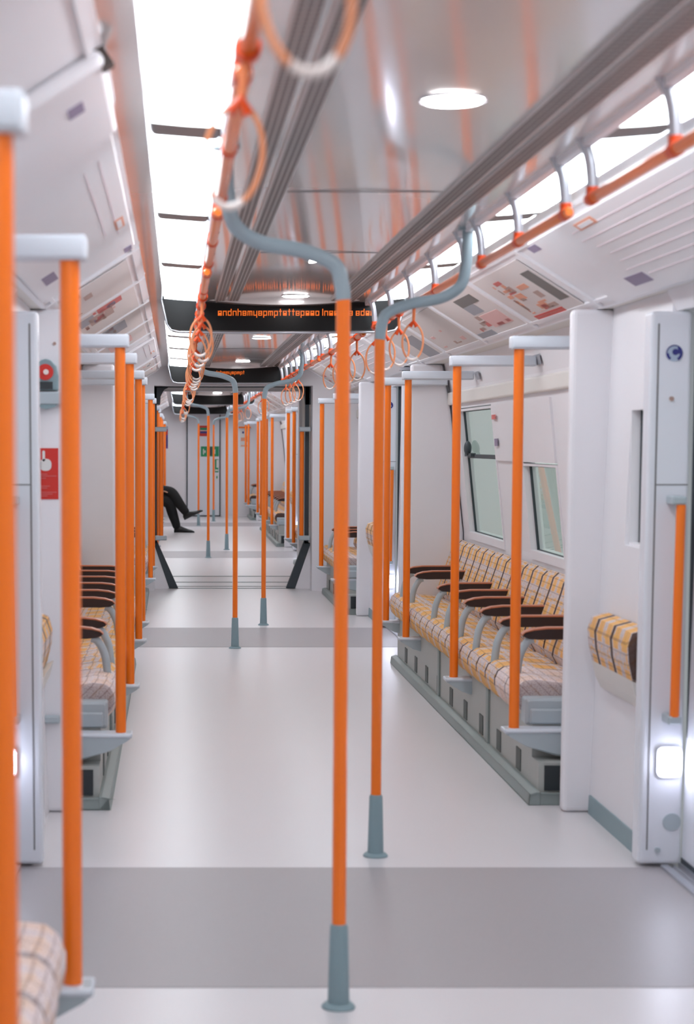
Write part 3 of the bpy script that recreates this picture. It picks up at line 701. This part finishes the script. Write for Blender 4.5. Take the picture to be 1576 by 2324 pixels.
# ------------------------------------------------------------------ overhead handrails with posts
RAILS = [(.4, 2.90, 0), (3.02, 4.57, 1), (4.82, 6.20, 2), (6.50, 9.50, 3), (10.05, 12.85, 4), (13.1, 14.5, 5), (14.8, 17.7, 6), (20.6, 23.3, 7), (23.6, 24.95, 8), (25.3, 27.4, 9), (28.0, 32.4, 10), (32.8, 34.2, 11), (34.6, 36.2, 12)]
RN = ['nearest section beside the camera', 'section just before the first aisle pole', 'section between the first two aisle poles', 'section from the second aisle pole to the first sign', 'section beyond the first sign',
      'section over the second doorway', 'section before the gangway', 'first section past the gangway', 'section over the doorway past the gangway', 'section before the far sign', 'section beyond the far sign', 'section over the last doorway', 'last section by the end wall']
for s in (1, -1):
    for y0, y1, i in RAILS:
        t = thing('overhead_handrail', 'orange overhead handrail on the %s, %s' % (SIDE[s], RN[i]), 'handrail', (s*.44, y0, 1.96), 'overhead handrails')
        MB().tube([(s*.44, y0-.015, 1.98), (s*.44, y0, 1.98), (s*.44, y1, 1.98), (s*.44, y1+.015, 1.98)], [.010, .0138, .0138, .010], 16).build('rail', 'orange', t, smooth=True)
        n = max(1, round((y1-y0-.04)/.74))
        for k in range(n+1):
            y = y0 + .03 + (y1-y0-.06)*k/n
            p = MB().tube(smooth_path([(s*.44, y, 1.985), (s*.438, y, 2.03), (s*.430, y, 2.08), (s*.41, y, 2.125)], 4), [.0135]*12+[.016], 12).build('post', 'post', t, smooth=True)
            MB().tube([(s*.44, y-.022, 1.98), (s*.44, y+.022, 1.98)], .0165, 14).tube([(s*.44, y, 1.98), (s*.44, y, 2.006)], .0150, 12).build('clamp', 'orange_dark', p, smooth=True)

# hanging straps
def strap(label):
    t = thing('hanging_strap', label, 'strap', (0, 0, 0), None)
    MB().tube([(0, -.018, 1.98), (0, .018, 1.98)], .021, 14).build('rail_clamp', 'orange_dark', t, smooth=True)
    b = MB().tube([(0, 0, 1.965), (0, 0, 1.90)], [.007, .006], 8)
    b.build('webbing', 'strap', t, smooth=True)
    MB().tube([(-.014, 0, 1.885), (0, 0, 1.905), (.014, 0, 1.885)], .010, 8).build('yoke', 'orange_dark', t, smooth=True)
    MB().ring(0, 0, 1.822, .043, .074, 0.0046, -58, 238, 30, 8).build('ring', 'ring', t, smooth=True)
    MB().ring(0, 0, 1.822, .043, .074, 0.0056, 240, 302, 10, 8).build('hand_grip', 'grip', t, smooth=True)
    return t
sp = [(-1, 1.82, 'large blurred orange strap ring hanging at the top edge of the picture'), (-1, 2.84, 'orange strap hanging in front of the left light strip, above the first curved pole arm'), (1, 2.2, 'orange strap on the right rail beside the camera')]
for y in (7.55, 8.05, 8.55, 9.05): sp.append((-1, y, 'orange strap in the cluster on the left rail in front of the first ceiling sign'))
for y in (10.3, 10.8, 11.3, 11.8, 12.3): sp.append((-1, y, 'orange strap in the tangle on the left rail just beyond the first ceiling sign'))
for y in (15.2, 15.7, 16.2, 16.7, 17.2): sp.append((-1, y, 'small orange strap on the left rail before the gangway sign'))
for y in (21.0, 21.6, 22.2, 26.0, 26.7, 28.6, 29.4, 30.2): sp.append((-1, y, 'tiny distant orange strap on the left rail past the gangway'))
for y in (7.9, 8.45, 8.95, 9.4): sp.append((1, y, 'orange strap on the right rail between the curved arm and the first sign'))
for y in (10.4, 10.95, 11.5, 12.1): sp.append((1, y, 'orange strap on the right rail just beyond the first ceiling sign'))
for y in (15.3, 15.9, 16.5, 17.1): sp.append((1, y, 'small orange strap on the right rail before the gangway'))
for y in (21.2, 22.0, 26.3, 28.8, 30.0): sp.append((1, y, 'tiny distant orange strap on the right rail past the gangway'))
first = strap(sp[0][2]); cnt = {}
for _, _, l in sp: cnt[l] = cnt.get(l, 0) + 1
for k, (s, y, l) in enumerate(sp):
    o = first if k == 0 else copy_tree(first, (0, 0, 0), l)
    tilt = {0: .11, 1: -.13}.get(k, random.uniform(-.05, .05))
    o.location = (s*.44 - 1.98*math.sin(-tilt), y, 1.98*(1-math.cos(tilt))); o.rotation_euler = (0, -tilt, 0); o['label'] = l
    o['group'] = l.replace('orange strap', 'straps') if cnt[l] > 1 else 'single hanging straps'

# ------------------------------------------------------------------ doorway fittings on the far jambs
for vi, (a, b, d0, d1) in enumerate(VEST):
    for s in (1, -1):
        y = d1 - .001
        if s < 0 and vi == 0: pass
        t = thing('step_light', 'glowing step light low on the %s post of the %s' % (SIDE[s], VN[vi]), 'light', (s*1.08, y, .30), 'step lights by the doorways')
        sh = -.028 if s < 0 else 0
        MB().prism(rrect(*sorted((s*1.045+sh, s*1.118+sh)), .31, .40, .018), y-.022, y-.002).build('lens', 'step', t, bevel=.004)
        MB().prism(rrect(*sorted((s*1.04+sh, s*1.123+sh)), .304, .406, .02), y-.010, y).build('frame', 'door_white', t)
        t = thing('door_grab_bar', 'orange vertical grab bar on the %s post of the %s' % (SIDE[s], VN[vi]), 'grab bar', (s*1.085, y, .5), 'door post grab bars')
        MB().tube([(s*1.078, y-.07, .515), (s*1.086, y-.07, 1.205)], .0155, 16).build('bar', 'orange', t, smooth=True)
        for z in (.49, 1.205): MB().bbox(s*1.055, s*1.10, y-.085, y, z, z+.028, .005).build('end_bracket', 'grey', t)
        # emblem: blue open ring with a solid dot joined to its right side
        if s > 0 or vi > 0:
            t = thing('round_sticker', 'round blue emblem high on the %s post of the %s' % (SIDE[s], VN[vi]), 'sticker', (s*1.072, y, 1.69), 'round blue door stickers')
            MB().disc((s*1.072, y-.002, 1.694), .026, 'y', .002).build('disc', 'paleblue', t)
            e = MB(); cx = s*1.072
            for (q0, q1, w_) in ((-60, 60, .009), (60, 180, .0035), (180, 235, .009)):
                pts = []; n_ = 14
                o1 = [(cx+.027*math.cos(math.radians(q0+(q1-q0)*i/n_)), 1.694+.027*math.sin(math.radians(q0+(q1-q0)*i/n_))) for i in range(n_+1)]
                o2 = [(cx+(.027-w_)*math.cos(math.radians(q0+(q1-q0)*i/n_)), 1.694+(.027-w_)*math.sin(math.radians(q0+(q1-q0)*i/n_))) for i in range(n_+1)]
                for i in range(n_): e.quad([(o1[i][0], y-.0035, o1[i][1]), (o1[i+1][0], y-.0035, o1[i+1][1]), (o2[i+1][0], y-.0035, o2[i+1][1]), (o2[i][0], y-.0035, o2[i][1])], (0, .001, 0))
            e.disc((cx+.003, y-.0045, 1.698), .010, 'y', .0015).box(cx+.003, cx+.024, y-.004, y-.003, 1.692, 1.706)
            e.build('emblem', 'navy', t)
y = 6.19
tag(MB().disc((1.066, y-.006, 1.547), .0075, 'y', .006).build('key_switch', 'posterbrown'), 'tiny brown key switch below the blue emblem on the right door post', 'switch')
tag(MB().disc((1.095, y-.004, .154), .030, 'y', .004).build('cover_disc', 'grey', bevel=.001), 'pale round cover plate under the step light on the right door post', 'cover plate')
tag(MB().disc((1.049, y-.010, .061), .009, 'y', .010).build('door_stud', 'grey'), 'small round stud at the foot of the right door post', 'stud')
t = thing('step_light', 'bright white lamp low on the right wall just before the gangway', 'light', (1.12, 18.09, .30), 'step lights by the doorways')
MB().disc((1.12, 18.085, .34), .045, 'y', .012).build('lens', 'step', t, smooth=True)
MB().disc((1.12, 18.092, .34), .055, 'y', .006).build('frame', 'door_white', t)

# left draught screen fittings
y = 7.14
t = thing('emergency_handle', 'red emergency handle in a grey housing on the left draught screen', 'alarm', (-1.03, y, 1.57))
hp = [(-1.078, 1.60), (-.985, 1.60), (-.985, 1.655), (-.993, 1.69), (-1.012, 1.712), (-1.031, 1.718), (-1.052, 1.712), (-1.070, 1.69), (-1.078, 1.655)]
MB().prism(hp, y-.03, y).build('housing', 'collar', t, bevel=.006)
MB().disc((-1.033, y-.038, 1.668), .030, 'y', .010).build('red_disc', 'red', t, smooth=True)
MB().disc((-1.030, y-.044, 1.668), .010, 'y', .008).build('pull', 'grip', t, smooth=True)
MB().box(-1.063, -1.006, y-.034, y-.028, 1.604, 1.632).build('dark_slot', 'dark', t)
t = thing('intercom_box', 'small grey box with a rounded underside below the red emergency handle', 'box', (-1.03, y, 1.53))
MB().prism([(-1.080, 1.595), (-.960, 1.595), (-.960, 1.548), (-1.080, 1.548)], y-.04, y).build('body', 'grey', t, bevel=.006)
MB().prism([(-1.070, 1.548), (-1.060, 1.538), (-1.03, 1.530), (-1.0, 1.538), (-.99, 1.548)], y-.035, y).build('speaker', 'collar', t)
t = thing('safety_sign', 'red upright sign with a white pressing hand on the left draught screen', 'sign', (-1.03, y, 1.19))
MB().box(-1.064, -.988, y-.003, y, 1.193, 1.385).build('backing', 'red', t)
h = MB()
h.prism(rrect(-1.058, -1.014, 1.300, 1.345, .018), y-.0045, y-.003).prism(rrect(-1.048, -1.038, 1.335, 1.376, .005), y-.0045, y-.003).prism(rrect(-1.061, -1.053, 1.305, 1.335, .004), y-.0045, y-.003)
h.build('hand', 'signwhite', t)
ln = MB()
for z, a, b in ((1.288, -1.058, -1.03), (1.281, -1.058, -.995), (1.273, -1.058, -1.035), (1.243, -1.058, -1.02), (1.236, -1.058, -1.03), (1.220, -1.058, -.995), (1.213, -1.058, -1.01), (1.206, -1.058, -1.03)): ln.box(a, b, y-.0045, y-.003, z-.002, z+.0012)
ln.build('print', 'pinkred', t)
tag(MB().bbox(-1.075, -.985, y-.035, y, .345, .375, .006).build('foot_ledge', 'grey'), 'narrow grey ledge low on the left draught screen', 'ledge')
tag(MB().disc((-1.0, y-.006, 1.775), .006, 'y', .012).build('screen_stud', 'posterbrown'), 'tiny brown stud above the emergency handle on the left screen', 'stud')
# small stickers around the right-hand windows
tag(MB().quad([(wallx(1.55)-.022, 10.42, 1.535), (wallx(1.55)-.022, 10.30, 1.535), (wallx(1.56)-.022, 10.30, 1.56), (wallx(1.56)-.022, 10.42, 1.56)], (-.002, 0, 0)).build('window_sticker', 'pinkred'), 'tiny red sticker at the top of the white panel by the right window', 'sticker')
tag(MB().quad([(wallx(1.40)-.020, 10.42, 1.39), (wallx(1.40)-.020, 10.32, 1.39), (wallx(1.42)-.020, 10.32, 1.43), (wallx(1.42)-.020, 10.42, 1.43)], (-.002, 0, 0)).build('window_sticker', 'purple'), 'tiny purple sticker low on the white panel by the right window', 'sticker')
tag(MB().quad([(1.172, 8.95, 1.775), (1.172, 9.10, 1.775), (1.160, 9.10, 1.822), (1.160, 8.95, 1.822)], (-.003, 0, 0)).build('wall_sticker', 'postergrey'), 'dark grey label above the ledge near the first right grab pole', 'sticker')
tag(MB().quad([(1.172, 10.75, 1.765), (1.172, 10.84, 1.765), (1.160, 10.84, 1.81), (1.160, 10.75, 1.81)], (-.003, 0, 0)).build('wall_sticker', 'postergrey'), 'small dark label above the ledge near the second right grab pole', 'sticker')
# domed camera housings under the right coving
for y, n in ((12.6, 'past the first seating bay'),):
    t = thing('ceiling_camera', 'small dark camera dome under the right coving ' + n, 'camera', (.98, y, 1.86))
    MB().disc((.98, y, 1.905), .05, 'z', -.02).build('base', 'postergrey', t, smooth=True)
    MB().sphere((.98, y, 1.885), .032).build('dome', 'dark', t, smooth=True)

# ------------------------------------------------------------------ seated person
def skinned(name, chains, m, parent, sub=2, edges_extra=()):
    vs = []; es = []; rs = []; idx = {}
    for ch in chains:
        prev = None
        for key, p, r in ch:
            if key in idx: i = idx[key]
            else: i = len(vs); vs.append(p); rs.append(r); idx[key] = i
            if prev is not None: es.append((prev, i))
            prev = i
    org = ORG[parent.name]
    me = bpy.data.meshes.new(name); me.from_pydata([(a-org[0], b-org[1], c-org[2]) for a, b, c in vs], es, [])
    o = bpy.data.objects.new(name, me); C.objects.link(o); o.parent = parent; ORG[o.name] = org
    sk = o.modifiers.new('skin', 'SKIN'); sk.use_smooth_shade = True
    for i, d in enumerate(me.skin_vertices[0].data):
        r = rs[i]; d.radius = (r, r) if not isinstance(r, tuple) else r; d.use_root = (i == 0)
    ss = o.modifiers.new('sub', 'SUBSURF'); ss.levels = sub; ss.render_levels = sub
    me.materials.append(M[m]); return o
P = thing('person', 'person in black trousers and black shoes sitting cross-legged on the far left bench', 'person', (-1.0, 30.0, 0))
Y = 30.0
skinned('body', [
    [('pel', (-1.02, Y, .53), (.12, .15)), ('wst', (-1.06, Y, .66), (.10, .13)), ('chs', (-1.10, Y, .84), (.11, .15)), ('nb', (-1.10, Y, .97), .07), ('nk', (-1.085, Y, 1.03), .05), ('hd0', (-1.065, Y, 1.09), (.07, .06)), ('hd1', (-1.06, Y, 1.17), (.095, .078)), ('hd2', (-1.065, Y, 1.24), (.06, .055))],
    [('chs', 0, 0), ('shl', (-1.10, Y-.17, .93), .055), ('ell', (-1.05, Y-.22, .68), .042), ('wrl', (-.83, Y-.14, .655), .028), ('hal', (-.77, Y-.12, .66), (.035, .018))],
    [('chs', 0, 0), ('shr', (-1.10, Y+.17, .93), .055), ('elr', (-1.05, Y+.22, .68), .042), ('wrr', (-.83, Y+.10, .70), .028), ('har', (-.77, Y+.08, .71), (.035, .018))],
    ], 'skin', P)
skinned('trousers', [
    [('p', (-1.02, Y, .55), (.16, .17)), ('tl', (-.85, Y-.08, .53), .125), ('kl', (-.66, Y-.06, .50), .098), ('ml', (-.60, Y-.04, .30), .088), ('bl', (-.545, Y-.04, .14), .072), ('al', (-.525, Y-.04, .055), .066)],
    [('p', 0, 0), ('tr', (-.85, Y+.06, .64), .120), ('kr', (-.635, Y-.02, .66), .112), ('mr', (-.50, Y-.08, .47), .085), ('br', (-.40, Y-.10, .34), .070), ('ar', (-.37, Y-.10, .305), .062)]], 'cloth', P)
skinned('jacket', [
    [('w', (-1.04, Y, .60), (.13, .17)), ('c', (-1.10, Y, .84), (.125, .165)), ('n', (-1.10, Y, .96), (.07, .09))],
    [('c', 0, 0), ('s1', (-1.10, Y-.18, .925), .065), ('e1', (-1.05, Y-.23, .68), .054), ('w1', (-.86, Y-.15, .655), .040)],
    [('c', 0, 0), ('s2', (-1.10, Y+.18, .925), .065), ('e2', (-1.05, Y+.23, .68), .054), ('w2', (-.86, Y+.11, .695), .040)]], 'cloth', P)
for (x, y, z) in ((-.77, Y-.12, .66), (-.77, Y+.08, .71)):
    fs = [[('p', (x, y, z), .016), ('f%d' % i, (x+.05+.008*(1.5-abs(i-1.5)), y+(i-1.5)*.019, z-.004), .0095), ('g%d' % i, (x+.085+.01*(1.5-abs(i-1.5)), y+(i-1.5)*.021, z-.022), .008)] for i in range(4)]
    fs.append([('p', 0, 0), ('t', (x+.02, y+.035, z-.005), .010), ('u', (x+.045, y+.045, z-.015), .009)])
    skinned('hand', fs, 'skin', P, 1)
def shoe(ax, az, dx, dz, y):        # ankle point, direction of the foot
    L = math.hypot(dx, dz); ux, uz = dx/L, dz/L; nx, nz = (-uz, ux) if ux > 0 else (uz, -ux)
    pts = lambda u, v: (ax+ux*u+nx*v, az+uz*u+nz*v)
    mb = MB(); rg = [(-.075, .02, .06, .030), (-.05, .045, .11, .040), (.02, .045, .115, .042), (.09, .03, .085, .045), (.16, .022, .058, .047), (.215, .018, .042, .036), (.25, .012, .022, .016)]
    vs = []; n = 10
    for u, hv, top, wd in rg:
        for j in range(n):
            t = 2*math.pi*j/n; v = (top/2) + (top/2)*math.sin(t); v = max(v, 0.0)
            q = pts(u, v); vs.append((q[0], y+wd*math.cos(t), q[1]))
    fs = [(i*n+j, i*n+(j+1)%n, (i+1)*n+(j+1)%n, (i+1)*n+j) for i in range(len(rg)-1) for j in range(n)] + [tuple(range(n)), tuple(range(len(vs)-1, len(vs)-n-1, -1))]
    mb.add(vs, fs)
    so = mb.build('shoe', 'shoe', P, smooth=True)
    return so
shoe(-.505, .002, 1, 0, Y-.04); shoe(-.345, .235, .86, .42, Y-.10)
hd = MB().sphere((-1.075, Y, 1.21), .098, 12, (1.0, .84, .92)).build('hair', 'hair', P, smooth=True)
MB().sphere((-.972, Y, 1.150), .016, 6, (1, .8, 1.5)).build('nose', 'skin', P, smooth=True)
for q in (-1, 1):
    MB().sphere((-.984, Y+q*.032, 1.175), .011, 6).build('eye', 'dark', P, smooth=True)
    MB().sphere((-1.065, Y+q*.082, 1.16), .028, 6, (.6, .3, 1)).build('ear', 'skin', P, smooth=True)
MB().sphere((-.982, Y, 1.108), .020, 6, (.4, 1, .3)).build('mouth', 'pinkred', P, smooth=True)
tag(MB().bbox(-.86, -.745, Y-.2, Y+.02, .735, .775, .01).build('red_book', 'shirt'), 'small dark red book resting on the lap of the seated person', 'book')
